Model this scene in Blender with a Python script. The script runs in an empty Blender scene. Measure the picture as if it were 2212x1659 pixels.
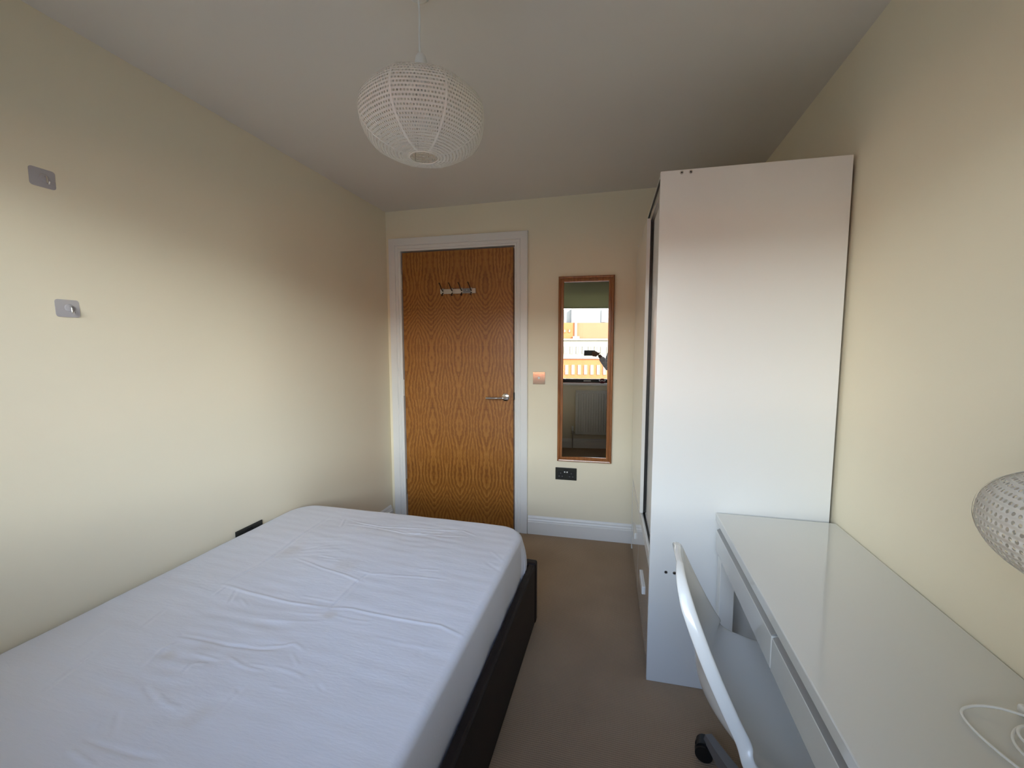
import bpy, bmesh, math, random
import numpy as np
from mathutils import Vector, Matrix
random.seed(4)
SC = bpy.context.scene
COL = SC.collection
pi = math.pi

# ------------------------------------------------------------------ camera
YAW, PITCH, ROLL = -0.2569, -0.088, -0.0012
CAM = Vector((1.6812, -2.7954, 1.3249))
cd = bpy.data.cameras.new('camera')
cam = bpy.data.objects.new('camera', cd)
COL.objects.link(cam)
fw = Vector((math.sin(YAW)*math.cos(PITCH), math.cos(YAW)*math.cos(PITCH), math.sin(PITCH)))
rt = Vector((math.cos(YAW), -math.sin(YAW), 0)); up = rt.cross(fw)
r2 = rt*math.cos(ROLL)+up*math.sin(ROLL); u2 = up*math.cos(ROLL)-rt*math.sin(ROLL)
m = Matrix((r2, u2, -fw)).transposed().to_4x4(); m.translation = CAM
cam.matrix_world = m
cd.sensor_width = 36; cd.lens = 905.93/2212*36; cd.clip_start = 0.005; cd.clip_end = 600
SC.camera = cam

# ------------------------------------------------------------------ sky, sun, exposure
W = bpy.data.worlds.new('sky'); SC.world = W; W.use_nodes = True
wn = W.node_tree; wn.nodes.clear()
tc = wn.nodes.new('ShaderNodeTexCoord'); sp = wn.nodes.new('ShaderNodeSeparateXYZ')
cr = wn.nodes.new('ShaderNodeValToRGB'); bg = wn.nodes.new('ShaderNodeBackground'); wo = wn.nodes.new('ShaderNodeOutputWorld')
wn.links.new(tc.outputs['Generated'], sp.inputs[0]); wn.links.new(sp.outputs['Z'], cr.inputs[0])
wn.links.new(cr.outputs[0], bg.inputs[0]); wn.links.new(bg.outputs[0], wo.inputs[0])
# bright warm haze at the horizon falling off to a deeper blue overhead
SKY_STOPS = ((0.0, (0.90, 0.92, 0.86)), (0.16, (0.86, 0.92, 0.93)), (0.40, (0.25, 0.33, 0.46)), (0.6, (0.12, 0.18, 0.31)), (1.0, (0.09, 0.13, 0.22)))
e_ = cr.color_ramp.elements
e_[0].position, e_[0].color = 0.0, (*SKY_STOPS[0][1], 1); e_[1].position, e_[1].color = 1.0, (*SKY_STOPS[-1][1], 1)
for p_, c_ in SKY_STOPS[1:-1]: e_.new(p_).color = (*c_, 1)
SKY = 18.0
# the haze is brighter towards the sun's side of the sky
SUN_DIR = Vector((-0.9, -1.0, -0.62))
dp = wn.nodes.new('ShaderNodeVectorMath'); dp.operation = 'DOT_PRODUCT'; hs = Vector((-SUN_DIR.x, -SUN_DIR.y, 0)).normalized()
wn.links.new(tc.outputs['Generated'], dp.inputs[0]); dp.inputs[1].default_value = hs
ml = wn.nodes.new('ShaderNodeMath'); ml.operation = 'MULTIPLY_ADD'; wn.links.new(dp.outputs['Value'], ml.inputs[0])
ml.inputs[1].default_value = SKY*0.45; ml.inputs[2].default_value = SKY
wn.links.new(ml.outputs[0], bg.inputs[1])
sd = bpy.data.lights.new('sun', 'SUN'); sd.energy = 24.0; sd.angle = math.radians(0.6); sd.color = (1.0, 0.93, 0.82)
so = bpy.data.objects.new('sun', sd); COL.objects.link(so)
so.rotation_euler = SUN_DIR.to_track_quat('-Z', 'Y').to_euler()
# daylight portal in the window opening: only guides the sampling of the sky, adds no light
WX0, WX1, WZ0, WZ1 = 0.32, 2.10, 0.90, 2.20
YW = -2.95
pd = bpy.data.lights.new('window_daylight', 'AREA'); pd.shape = 'RECTANGLE'; pd.size = WX1-WX0; pd.size_y = WZ1-WZ0
pd.cycles.is_portal = True
po = bpy.data.objects.new('window_daylight', pd); COL.objects.link(po)
po.location = ((WX0+WX1)/2, YW-0.17, (WZ0+WZ1)/2); po.rotation_euler = (math.radians(90), 0, 0)
SC.view_settings.view_transform = 'Standard'; SC.view_settings.look = 'None'
SC.view_settings.gamma = 1; SC.view_settings.use_curve_mapping = False
SC.view_settings.exposure = 0.68
SC.cycles.diffuse_bounces = 6; SC.cycles.max_bounces = 12

# ------------------------------------------------------------------ materials
def mat(name, col, rough=0.6, metal=0.0, coat=0.0, coat_rough=0.05, spec=None, bump=None, var=0.0, vscale=5):
    m = bpy.data.materials.new(name); m.use_nodes = True
    nt = m.node_tree; b = nt.nodes['Principled BSDF']
    b.inputs['Base Color'].default_value = (*col, 1); b.inputs['Roughness'].default_value = rough
    b.inputs['Metallic'].default_value = metal; b.inputs['Coat Weight'].default_value = coat
    b.inputs['Coat Roughness'].default_value = coat_rough
    if spec is not None: b.inputs['Specular IOR Level'].default_value = spec
    t = nt.nodes.new('ShaderNodeTexCoord')
    if var:
        n = nt.nodes.new('ShaderNodeTexNoise'); n.inputs['Scale'].default_value = vscale; n.inputs['Detail'].default_value = 3
        r = nt.nodes.new('ShaderNodeValToRGB')
        r.color_ramp.elements[0].position = .3; r.color_ramp.elements[1].position = .7
        r.color_ramp.elements[0].color = (*[c*(1-var) for c in col], 1); r.color_ramp.elements[1].color = (*[min(1, c*(1+var)) for c in col], 1)
        nt.links.new(t.outputs['Object'], n.inputs['Vector']); nt.links.new(n.outputs[0], r.inputs[0]); nt.links.new(r.outputs[0], b.inputs['Base Color'])
    if bump:
        n2 = nt.nodes.new('ShaderNodeTexNoise'); n2.inputs['Scale'].default_value = bump[0]; n2.inputs['Detail'].default_value = 4
        bp = nt.nodes.new('ShaderNodeBump'); bp.inputs['Strength'].default_value = bump[1]; bp.inputs['Distance'].default_value = bump[2]
        nt.links.new(t.outputs['Object'], n2.inputs['Vector']); nt.links.new(n2.outputs[0], bp.inputs['Height']); nt.links.new(bp.outputs[0], b.inputs['Normal'])
    return m

class NT:                       # little node-graph helper
    def __init__(s, m): s.nt = m.node_tree; s.b = s.nt.nodes['Principled BSDF']
    def n(s, typ, **kw):
        x = s.nt.nodes.new(typ)
        for k, v in kw.items(): setattr(x, k, v)
        return x
    def link(s, a, b): s.nt.links.new(a, b)
    def put(s, sock, v):
        if isinstance(v, (int, float)): sock.default_value = v
        else: s.link(v, sock)
    def m(s, op, a, b=0.0, c=0.0):
        x = s.n('ShaderNodeMath', operation=op)
        s.put(x.inputs[0], a); s.put(x.inputs[1], b); s.put(x.inputs[2], c)
        return x.outputs[0]
    def noise(s, vec, scale, detail=3, rough=.5):
        x = s.n('ShaderNodeTexNoise'); s.link(vec, x.inputs['Vector']); x.inputs['Scale'].default_value = scale
        x.inputs['Detail'].default_value = detail; x.inputs['Roughness'].default_value = rough
        return x.outputs[0]
    def mapping(s, vec, scale=(1, 1, 1), loc=(0, 0, 0)):
        x = s.n('ShaderNodeMapping'); s.link(vec, x.inputs[0]); x.inputs['Scale'].default_value = scale; x.inputs['Location'].default_value = loc
        return x.outputs[0]
    def ramp(s, f, stops):
        x = s.n('ShaderNodeValToRGB'); s.link(f, x.inputs[0]); e = x.color_ramp.elements
        e[0].position, e[0].color = stops[0][0], (*stops[0][1], 1); e[1].position, e[1].color = stops[-1][0], (*stops[-1][1], 1)
        for p, c in stops[1:-1]:
            q = e.new(p); q.color = (*c, 1)
        return x.outputs[0]
    def mix(s, f, a, b, blend='MIX'):
        x = s.n('ShaderNodeMix', data_type='RGBA', blend_type=blend); s.put(x.inputs[0], f)
        for i, v in ((6, a), (7, b)):
            if isinstance(v, tuple): x.inputs[i].default_value = (*v, 1)
            else: s.link(v, x.inputs[i])
        return x.outputs[2]
    def bump(s, h, strength, dist):
        x = s.n('ShaderNodeBump'); s.link(h, x.inputs['Height']); x.inputs['Strength'].default_value = strength; x.inputs['Distance'].default_value = dist
        s.link(x.outputs[0], s.b.inputs['Normal'])

M = {}
M['wall'] = mat('cream_paint', (0.85, 0.775, 0.60), 0.75, bump=(260, .12, .001), var=.012, vscale=1.5, spec=.25)
M['ceiling'] = mat('ceiling_paint', (0.74, 0.70, 0.64), 0.85, spec=.2)
M['gloss_white'] = mat('white_woodwork', (0.80, 0.79, 0.76), 0.35, bump=(60, .05, .001))
M['lam'] = mat('white_laminate', (0.80, 0.80, 0.775), 0.32, bump=(400, .03, .0005))
M['lam_gloss'] = mat('white_gloss_laminate', (0.72, 0.70, 0.655), 0.09, coat=.6, coat_rough=.03)
M['desk_gloss'] = mat('desk_gloss', (0.70, 0.70, 0.665), 0.10, coat=.5, coat_rough=.03)
M['grip'] = mat('grey_grip_strip', (0.32, 0.32, 0.31), 0.35, metal=.2)
M['brownmetal'] = mat('bronze_hook', (0.06, 0.025, 0.012), 0.4, metal=.6)
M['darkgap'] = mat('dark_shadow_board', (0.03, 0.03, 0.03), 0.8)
M['alu'] = mat('aluminium', (0.62, 0.60, 0.56), 0.35, metal=1.0)
M['chrome'] = mat('polished_chrome', (0.82, 0.81, 0.80), 0.12, metal=1.0)
M['satin'] = mat('satin_steel', (0.55, 0.52, 0.48), 0.38, metal=1.0)
M['black_nickel'] = mat('black_nickel', (0.035, 0.035, 0.03), 0.35, metal=.3)
M['black'] = mat('black_plastic', (0.008, 0.008, 0.008), 0.45)
M['socket_hole'] = mat('socket_insert', (0.10, 0.10, 0.095), 0.6)
M['white_plastic'] = mat('white_plastic', (0.80, 0.80, 0.77), 0.3)
M['chair'] = mat('chair_plastic', (0.78, 0.78, 0.75), 0.20, coat=.35, coat_rough=.06)
M['greypaint'] = mat('grey_painted_metal', (0.20, 0.20, 0.21), 0.45, metal=.3)
M['leather'] = mat('dark_brown_leather', (0.012, 0.006, 0.0055), 0.55, spec=.3, bump=(220, .35, .001), var=.2, vscale=30)
M['mattress'] = mat('mattress_ticking', (0.7, 0.69, 0.66), 0.9)
M['mirror'] = mat('mirror_silver', (0.66, 0.66, 0.64), 0.0, metal=1.0)
M['blind'] = mat('olive_blind_fabric', (0.46, 0.47, 0.32), 0.9, bump=(500, .1, .0005))
M['frame_dark'] = mat('dark_window_frame', (0.020, 0.020, 0.024), 0.4)
M['radiator'] = mat('radiator_enamel', (0.70, 0.69, 0.64), 0.4)
M['skin'] = mat('brown_skin', (0.17, 0.085, 0.055), 0.55)
M['trousers'] = mat('black_cloth', (0.012, 0.012, 0.014), 0.9)
M['hair'] = mat('black_hair', (0.010, 0.008, 0.007), 0.6, bump=(120, .6, .004))
M['eye'] = mat('eye_white', (0.75, 0.74, 0.70), 0.2)
M['lip'] = mat('lip', (0.20, 0.07, 0.06), 0.5)
M['maroon'] = mat('maroon_fabric', (0.10, 0.010, 0.018), 0.8, bump=(150, .5, .002))
M['phone'] = mat('phone_shell', (0.030, 0.032, 0.035), 0.3, coat=.3)
M['asphalt'] = mat('street_asphalt', (0.07, 0.068, 0.065), 0.9, var=.2, vscale=.1)
M['bricko'] = mat('orange_brick', (0.18, 0.047, 0.008), 0.85, var=.08, vscale=.5)
M['brickr'] = mat('salmon_brick', (0.17, 0.049, 0.019), 0.85, var=.06, vscale=.5)
M['stone'] = mat('pale_stone', (0.115, 0.104, 0.08), 0.8, var=.06, vscale=.6)
M['clad'] = mat('pale_grey_cladding', (0.055, 0.061, 0.061), 0.6, var=.05, vscale=.4)
M['cladl'] = mat('light_cladding', (0.08, 0.082, 0.078), 0.6)
M['farglass'] = mat('far_window_glass', (0.09, 0.078, 0.052), 0.5)
M['fardark'] = mat('far_dark_glass', (0.07, 0.08, 0.09), 0.12)

# the blind lets some daylight through
_n = M['blind'].node_tree; _b = _n.nodes['Principled BSDF']; _t = _n.nodes.new('ShaderNodeBsdfTranslucent'); _t.inputs[0].default_value = (.50, .50, .33, 1)
_m = _n.nodes.new('ShaderNodeMixShader'); _m.inputs[0].default_value = .28
_n.links.new(_b.outputs[0], _m.inputs[1]); _n.links.new(_t.outputs[0], _m.inputs[2]); _n.links.new(_m.outputs[0], _n.nodes['Material Output'].inputs[0])
# glass pane
mg = bpy.data.materials.new('clear_glass'); mg.use_nodes = True
g = mg.node_tree; g.nodes.remove(g.nodes['Principled BSDF'])
o_ = g.nodes['Material Output']; gl = g.nodes.new('ShaderNodeBsdfGlossy'); gl.inputs['Roughness'].default_value = 0.0
tr = g.nodes.new('ShaderNodeBsdfTransparent'); fr = g.nodes.new('ShaderNodeFresnel'); fr.inputs[0].default_value = 1.35
mx = g.nodes.new('ShaderNodeMixShader'); g.links.new(fr.outputs[0], mx.inputs[0]); g.links.new(tr.outputs[0], mx.inputs[1]); g.links.new(gl.outputs[0], mx.inputs[2]); g.links.new(mx.outputs[0], o_.inputs[0])
M['glass'] = mg
# translucent adhesive plastic
M['film'] = mat('frosted_adhesive_plastic', (0.55, 0.53, 0.55), 0.35)
M['film'].node_tree.nodes['Principled BSDF'].inputs['Alpha'].default_value = 0.72

# carpet: fine woven loops in rows
m_ = mat('taupe_loop_carpet', (0.24, 0.175, 0.13), 0.95, spec=.1); k = NT(m_)
tcn = k.n('ShaderNodeTexCoord').outputs['Object']
s1 = k.n('ShaderNodeSeparateXYZ'); k.link(tcn, s1.inputs[0])
wob = k.noise(tcn, 9, 2)
yy = k.m('ADD', k.m('MULTIPLY', s1.outputs['Y'], 2*pi/0.0075), k.m('MULTIPLY', wob, 10.0))
xx = k.m('MULTIPLY', s1.outputs['X'], 2*pi/0.006)
loops = k.m('ADD', k.m('MULTIPLY', k.m('SINE', yy), .75), k.m('MULTIPLY', k.m('SINE', k.m('ADD', xx, k.m('MULTIPLY', k.noise(tcn, 60, 1), 6.0))), .25))
pat = k.noise(tcn, 3.0, 4)
base = k.ramp(pat, [(.3, (0.37, 0.268, 0.180)), (.7, (0.44, 0.32, 0.215))])
darkr = k.m('MULTIPLY_ADD', loops, .13, .90)
k.link(k.mix(1.0, base, k.ramp(darkr, [(0, (0, 0, 0)), (1, (1, 1, 1))]), 'MULTIPLY'), k.b.inputs['Base Color'])
k.bump(loops, .35, .0015)
M['carpet'] = m_

# sheet fabric
m_ = mat('white_cotton_sheet', (0.79, 0.79, 0.82), 0.85, spec=.15); k = NT(m_)
tcn = k.n('ShaderNodeTexCoord').outputs['Object']
stv = None
col = None
col = k.mix(0.0, (0.79, 0.785, 0.82), (0.79, 0.785, 0.82))
# stains (shape of their own): (x, y, rx, ry, strength)
s1 = k.n('ShaderNodeSeparateXYZ'); k.link(tcn, s1.inputs[0])
wob = k.noise(tcn, 14, 4, .6)
for (sx, sy, rx, ry, st) in STAINS if 'STAINS' in globals() else [(.36,-1.40,.05,.05,.30),(.62,-1.15,.10,.05,.22),(.66,-1.45,.06,.05,.22),(.80,-1.22,.10,.08,.10),(.80,-1.72,.035,.02,.35),(.55,-1.93,.05,.03,.28),(.48,-1.98,.03,.02,.35),(.95,-1.10,.2,.06,.10),(.75,-2.12,.03,.03,.22)]:
    dx = k.m('DIVIDE', k.m('SUBTRACT', s1.outputs['X'], sx), rx); dy = k.m('DIVIDE', k.m('SUBTRACT', s1.outputs['Y'], sy), ry)
    d = k.m('SQRT', k.m('ADD', k.m('MULTIPLY', dx, dx), k.m('MULTIPLY', dy, dy)))
    d = k.m('ADD', d, k.m('MULTIPLY_ADD', wob, 1.8, -.9))
    f = k.n('ShaderNodeMapRange', interpolation_type='SMOOTHSTEP'); k.link(d, f.inputs[0])
    f.inputs[1].default_value = 1.5; f.inputs[2].default_value = 0.0; f.inputs[3].default_value = 0; f.inputs[4].default_value = st
    col = k.mix(f.outputs[0], col, (0.62, 0.53, 0.42))
k.link(col, k.b.inputs['Base Color'])
fine = k.noise(k.mapping(tcn, (3, 14, 6)), 9, 5, .65)
k.bump(fine, .2, .004)
M['sheet'] = m_

# oak veneer with bookmatched cathedral figure, four leaves across the door (object coords: x across, z up)
m_ = mat('oak_veneer', (0.35, 0.16, 0.05), 0.38, coat=.25, coat_rough=.25); k = NT(m_)
tcn = k.n('ShaderNodeTexCoord').outputs['Object']
s1 = k.n('ShaderNodeSeparateXYZ'); k.link(tcn, s1.inputs[0])
LEAF = 0.205
q = k.m('ABSOLUTE', k.m('MULTIPLY', k.m('SUBTRACT', k.m('FRACT', k.m('DIVIDE', k.m('ADD', s1.outputs['X'], 0.1735+LEAF), LEAF)), .5), 2.0))   # 0 at leaf centre, 1 at edge
cmb = k.n('ShaderNodeCombineXYZ'); k.link(k.m('MULTIPLY', q, .10), cmb.inputs[0]); k.link(s1.outputs['Z'], cmb.inputs[2])
mir = cmb.outputs[0]
zig = k.noise(k.mapping(mir, (55, 1, 30)), 1.0, 2, .5)
big = k.noise(k.mapping(mir, (1.0, 1, 1.4)), 1.5, 2)
Zc = s1.outputs['Z']
def sstep(a, b, h):
    x = k.n('ShaderNodeMapRange', interpolation_type='SMOOTHSTEP'); k.link(Zc, x.inputs[0])
    for i_, v_ in ((1, a), (2, b), (3, 0.0), (4, h)): x.inputs[i_].default_value = v_
    return x.outputs[0]
waves = k.m('ADD', sstep(1.28, 1.78, -4.2), sstep(-.05, .45, -2.6))
waves = k.m('ADD', waves, k.m('MULTIPLY', k.m('SINE', k.m('MULTIPLY_ADD', Zc, 13.5, .6)), 0.26))
field = k.m('ADD', k.m('MULTIPLY', k.m('POWER', q, 1.25), 1.75), waves)
field = k.m('ADD', field, k.m('MULTIPLY', zig, 0.5))
field = k.m('ADD', field, k.m('MULTIPLY', big, 0.6))
rings = k.m('SINE', k.m('MULTIPLY', field, 13.5))
rings2 = k.m('SINE', k.m('MULTIPLY', field, 29.0))
pores = k.noise(k.mapping(tcn, (260, 20, 7)), 1.0, 3, .6)
streak = k.noise(k.mapping(mir, (120, 1, .9)), 1.0, 2)
v = k.m('ADD', k.m('MULTIPLY', rings, .14), k.m('MULTIPLY', rings2, .04))
v = k.m('ADD', k.m('ADD', v, k.m('MULTIPLY', pores, .42)), k.m('MULTIPLY', streak, .32))
colr = k.ramp(v, [(0.12, (0.19, 0.058, 0.006)), (.40, (0.33, 0.125, 0.017)), (.66, (0.46, 0.20, 0.042))])
k.link(colr, k.b.inputs['Base Color'])
k.bump(pores, .12, .0006)
M['oak'] = m_

# stained pine of the mirror frame
m_ = mat('stained_pine', (0.33, 0.12, 0.035), 0.35, coat=.4, coat_rough=.15); k = NT(m_)
tcn = k.n('ShaderNodeTexCoord').outputs['Object']
st = k.noise(k.mapping(tcn, (70, 70, 5)), 1.0, 4, .6)
k.link(k.ramp(st, [(.3, (0.20, 0.062, 0.016)), (.7, (0.42, 0.165, 0.045))]), k.b.inputs['Base Color'])
M['pine'] = m_

# perforated paper (UV: u counts holes around, v counts rows)
def paper(name, col, hole=.27):
    m = bpy.data.materials.new(name); m.use_nodes = True; nt = m.node_tree; nt.nodes.remove(nt.nodes['Principled BSDF'])
    class K(NT):
        def __init__(s): s.nt = nt
    k = K(); out = nt.nodes['Material Output']
    uv = k.n('ShaderNodeTexCoord').outputs['UV']; s = k.n('ShaderNodeSeparateXYZ'); k.link(uv, s.inputs[0])
    u, v = s.outputs['X'], s.outputs['Y']
    row = k.m('FLOOR', v)
    uu = k.m('SUBTRACT', k.m('FRACT', k.m('ADD', u, k.m('MULTIPLY', k.m('MODULO', row, 2.0), .5))), .5)
    vv = k.m('SUBTRACT', k.m('FRACT', v), .5)
    d = k.m('SQRT', k.m('ADD', k.m('MULTIPLY', uu, uu), k.m('MULTIPLY', vv, vv)))
    mask = k.m('LESS_THAN', d, hole)
    dif = k.n('ShaderNodeBsdfDiffuse'); dif.inputs[0].default_value = (*col, 1)
    trl = k.n('ShaderNodeBsdfTranslucent'); trl.inputs[0].default_value = (*[c*.9 for c in col], 1)
    mx = k.n('ShaderNodeMixShader'); mx.inputs[0].default_value = .28; k.link(dif.outputs[0], mx.inputs[1]); k.link(trl.outputs[0], mx.inputs[2])
    tcn = k.n('ShaderNodeTexCoord').outputs['Object']
    pl = k.m('ADD', k.m('SINE', k.m('MULTIPLY', v, 2*pi)), k.m('MULTIPLY', k.noise(tcn, 45, 3), 3.0))
    bp = k.n('ShaderNodeBump'); k.link(pl, bp.inputs['Height']); bp.inputs['Strength'].default_value = .5; bp.inputs['Distance'].default_value = .0022
    k.link(bp.outputs[0], dif.inputs['Normal'])
    tp = k.n('ShaderNodeBsdfTransparent'); m2 = k.n('ShaderNodeMixShader')
    k.link(mask, m2.inputs[0]); k.link(mx.outputs[0], m2.inputs[1]); k.link(tp.outputs[0], m2.inputs[2]); k.link(m2.outputs[0], out.inputs[0])
    return m
M['paper'] = paper('perforated_paper', (0.93, 0.90, 0.83))
M['seam'] = mat('paper_seam', (0.84, 0.81, 0.74), 0.8)

# checked shirt
m_ = mat('pale_checked_shirt', (0.45, 0.44, 0.46), 0.85); k = NT(m_)
tcn = k.n('ShaderNodeTexCoord').outputs['Object']
w1 = k.n('ShaderNodeTexChecker'); k.link(tcn, w1.inputs[0]); w1.inputs['Scale'].default_value = 55
w1.inputs[1].default_value = (0.62, 0.61, 0.63, 1); w1.inputs[2].default_value = (0.42, 0.41, 0.45, 1)
k.link(w1.outputs[0], k.b.inputs['Base Color'])
M['shirt'] = m_

# ------------------------------------------------------------------ geometry helpers
def link_obj(name, me, material=None, parent=None, loc=(0, 0, 0), rot=(0, 0, 0), smooth=False):
    o = bpy.data.objects.new(name, me); COL.objects.link(o)
    if material is not None and not me.materials: me.materials.append(M[material] if isinstance(material, str) else material)
    o.location = loc; o.rotation_euler = rot
    if parent: o.parent = parent
    if smooth:
        for p in me.polygons: p.use_smooth = True
    return o
def from_bm(name, bm, material, parent=None, smooth=False, **kw):
    bmesh.ops.recalc_face_normals(bm, faces=bm.faces[:])
    me = bpy.data.meshes.new(name); bm.to_mesh(me); bm.free()
    return link_obj(name, me, material, parent, smooth=smooth, **kw)
def box_bm(bm, x0, x1, y0, y1, z0, z1, bev=0.0, seg=2):
    r = bmesh.ops.create_cube(bm, size=1.0); vs = r['verts']
    for v in vs:
        v.co = Vector((x0+(v.co.x+.5)*(x1-x0), y0+(v.co.y+.5)*(y1-y0), z0+(v.co.z+.5)*(z1-z0)))
    if bev:
        es = list({e for v in vs for e in v.link_edges})
        bmesh.ops.bevel(bm, geom=es, offset=bev, segments=seg, affect='EDGES', profile=.5)
def box(name, x0, x1, y0, y1, z0, z1, material, parent=None, bev=0.0, seg=2, **kw):
    bm = bmesh.new(); box_bm(bm, x0, x1, y0, y1, z0, z1, bev, seg)
    return from_bm(name, bm, material, parent, **kw)
def cyl_bm(bm, a, b, r0, r1=None, n=24, cap=True):
    a, b = Vector(a), Vector(b); r1 = r0 if r1 is None else r1
    d = b-a; rotm = d.to_track_quat('Z', 'Y').to_matrix().to_4x4()
    mat4 = Matrix.Translation((a+b)/2) @ rotm
    bmesh.ops.create_cone(bm, cap_ends=cap, segments=n, radius1=r0, radius2=r1, depth=d.length, matrix=mat4)
def cyl(name, a, b, r0, material, parent=None, r1=None, n=24, **kw):
    bm = bmesh.new(); cyl_bm(bm, a, b, r0, r1, n)
    return from_bm(name, bm, material, parent, smooth_by=True, **kw) if False else _shade(from_bm(name, bm, material, parent, **kw))
def _shade(o, ang=35):
    me = o.data
    for p in me.polygons: p.use_smooth = True
    bm = bmesh.new(); bm.from_mesh(me)
    for e in bm.edges:
        e.smooth = len(e.link_faces) == 2 and e.calc_face_angle(0) < math.radians(ang)
    bm.to_mesh(me); bm.free()
    return o
def tube_bm(bm, pts, r, n=10, closed=False, radii=None):
    pts = [Vector(p) for p in pts]; rings = []; prev = None
    for i, p in enumerate(pts):
        a = pts[i-1] if (i or closed) else p; c = pts[(i+1) % len(pts)] if (i < len(pts)-1 or closed) else p
        t = (c-a).normalized()
        if prev is None: nrm = t.orthogonal().normalized()
        else: nrm = (prev-t*prev.dot(t)).normalized()
        prev = nrm; bn = t.cross(nrm); rr = radii[i] if radii else r
        rings.append([bm.verts.new(p+(nrm*math.cos(2*pi*j/n)+bn*math.sin(2*pi*j/n))*rr) for j in range(n)])
    m = len(rings)
    for i in range(m if closed else m-1):
        A, B = rings[i], rings[(i+1) % m]
        for j in range(n): bm.faces.new((A[j], A[(j+1) % n], B[(j+1) % n], B[j]))
    if not closed: bm.faces.new(rings[0]); bm.faces.new(rings[-1][::-1])
def tube(name, pts, r, material, parent=None, n=10, **kw):
    bm = bmesh.new(); tube_bm(bm, pts, r, n, **{k_: kw.pop(k_) for k_ in ('closed', 'radii') if k_ in kw})
    return _shade(from_bm(name, bm, material, parent, **kw), 60)
def spline(pts, n=8, closed=False):
    P = [Vector(p) for p in pts]; out = []; m = len(P)
    for i in range(m if closed else m-1):
        p0 = P[i-1] if (i or closed) else P[0]; p1 = P[i]; p2 = P[(i+1) % m]; p3 = P[(i+2) % m] if (closed or i+2 < m) else P[-1]
        for j in range(n):
            t = j/n
            out.append(.5*((2*p1)+(p2-p0)*t+(2*p0-5*p1+4*p2-p3)*t*t+(3*p1-p0-3*p2+p3)*t*t*t))
    if not closed: out.append(P[-1])
    return out
def lathe_bm(bm, prof, center=(0, 0, 0), n=32, mod=None):
    c = Vector(center); rings = []
    for r, z in prof:
        rings.append([bm.verts.new(c+Vector((r*(mod(2*pi*j/n, z) if mod else 1)*math.cos(2*pi*j/n), r*(mod(2*pi*j/n, z) if mod else 1)*math.sin(2*pi*j/n), z))) for j in range(n)])
    for A, B in zip(rings, rings[1:]):
        for j in range(n): bm.faces.new((A[j], A[(j+1) % n], B[(j+1) % n], B[j]))
    return rings
def lathe(name, prof, material, parent=None, center=(0, 0, 0), n=32, mod=None, **kw):
    bm = bmesh.new(); lathe_bm(bm, prof, center, n, mod); bmesh.ops.remove_doubles(bm, verts=bm.verts[:], dist=1e-5)
    return _shade(from_bm(name, bm, material, parent, **kw), 40)
def prism(name, prof, x0, x1, material, parent=None, **kw):
    """profile in (y,z) extruded along x"""
    bm = bmesh.new(); A = [bm.verts.new((x0, y, z)) for y, z in prof]; B = [bm.verts.new((x1, y, z)) for y, z in prof]; n = len(prof)
    for j in range(n): bm.faces.new((A[j], A[(j+1) % n], B[(j+1) % n], B[j]))
    bm.faces.new(A[::-1]); bm.faces.new(B)
    return from_bm(name, bm, material, parent, **kw)
def sweep_frame(name, prof, x0, x1, z0, z1, material, parent=None, three=False, **kw):
    """mitred moulding round a rectangle in the xz plane; prof = [(distance outward, height towards -y)] closed loop"""
    bm = bmesh.new(); rings = []
    for cx, cz, sx, sz in ((x0, z0, -1, -1), (x0, z1, -1, 1), (x1, z1, 1, 1), (x1, z0, 1, -1)):
        if three and cz == z0: sz = 0
        rings.append([bm.verts.new((cx+sx*d, -h, cz+sz*d)) for d, h in prof])
    n = len(prof)
    for i in range(3 if three else 4):
        A, B = rings[i], rings[(i+1) % 4]
        for j in range(n): bm.faces.new((A[j], A[(j+1) % n], B[(j+1) % n], B[j]))
    if three: bm.faces.new(rings[0]); bm.faces.new(rings[3])
    return from_bm(name, bm, material, parent, **kw)
def thing(name, label, cat, loc=(0, 0, 0), rot=(0, 0, 0), group=None):
    o = bpy.data.objects.new(name, None); COL.objects.link(o); o.location = loc; o.rotation_euler = rot; o.empty_display_size = .1
    return tag(o, label, cat, group)
def tag(o, label, cat, group=None):
    o['label'] = label; o['category'] = cat
    if group: o['group'] = group
    return o
def struct(o, label=None):
    o['kind'] = 'structure'
    if label: o['label'] = label
    return o
def copy_thing(o, parent=None):
    c = o.copy(); COL.objects.link(c); c.parent = parent
    for ch in list(o.children): copy_thing(ch, c)
    return c

# ------------------------------------------------------------------ the room
RW, RH, BA = 2.4116, 2.3194, 0.0349
T = 0.15
struct(box('floor', -T, RW+T, YW-.25, .30, -.12, 0, 'carpet'))
bm = bmesh.new()          # ceiling, slightly lower in the far left corner
zc = {(0, 0): RH, (1, 0): RH, (0, 1): RH-.026, (1, 1): RH+.004}
vs = {}
for (i, j), z in zc.items():
    vs[i, j, 0] = bm.verts.new((-.15 if i == 0 else RW+.15, YW-.25 if j == 0 else .30, z)); vs[i, j, 1] = bm.verts.new((-.15 if i == 0 else RW+.15, YW-.25 if j == 0 else .30, RH+.15))
for f in (((0,0,0),(1,0,0),(1,1,0),(0,1,0)), ((0,0,1),(1,0,1),(1,1,1),(0,1,1)), ((0,0,0),(1,0,0),(1,0,1),(0,0,1)), ((1,0,0),(1,1,0),(1,1,1),(1,0,1)), ((1,1,0),(0,1,0),(0,1,1),(1,1,1)), ((0,1,0),(0,0,0),(0,0,1),(0,1,1))):
    bm.faces.new([vs[t] for t in f])
struct(from_bm('ceiling', bm, 'ceiling'))
struct(box('wall_left', -T, 0, YW-.25, .30, 0, RH+.01, 'wall'))
struct(box('wall_right', RW, RW+T, YW-.25, .30, 0, RH+.01, 'wall'))
RB = (0, 0, BA)           # the door wall stands slightly skewed
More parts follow.
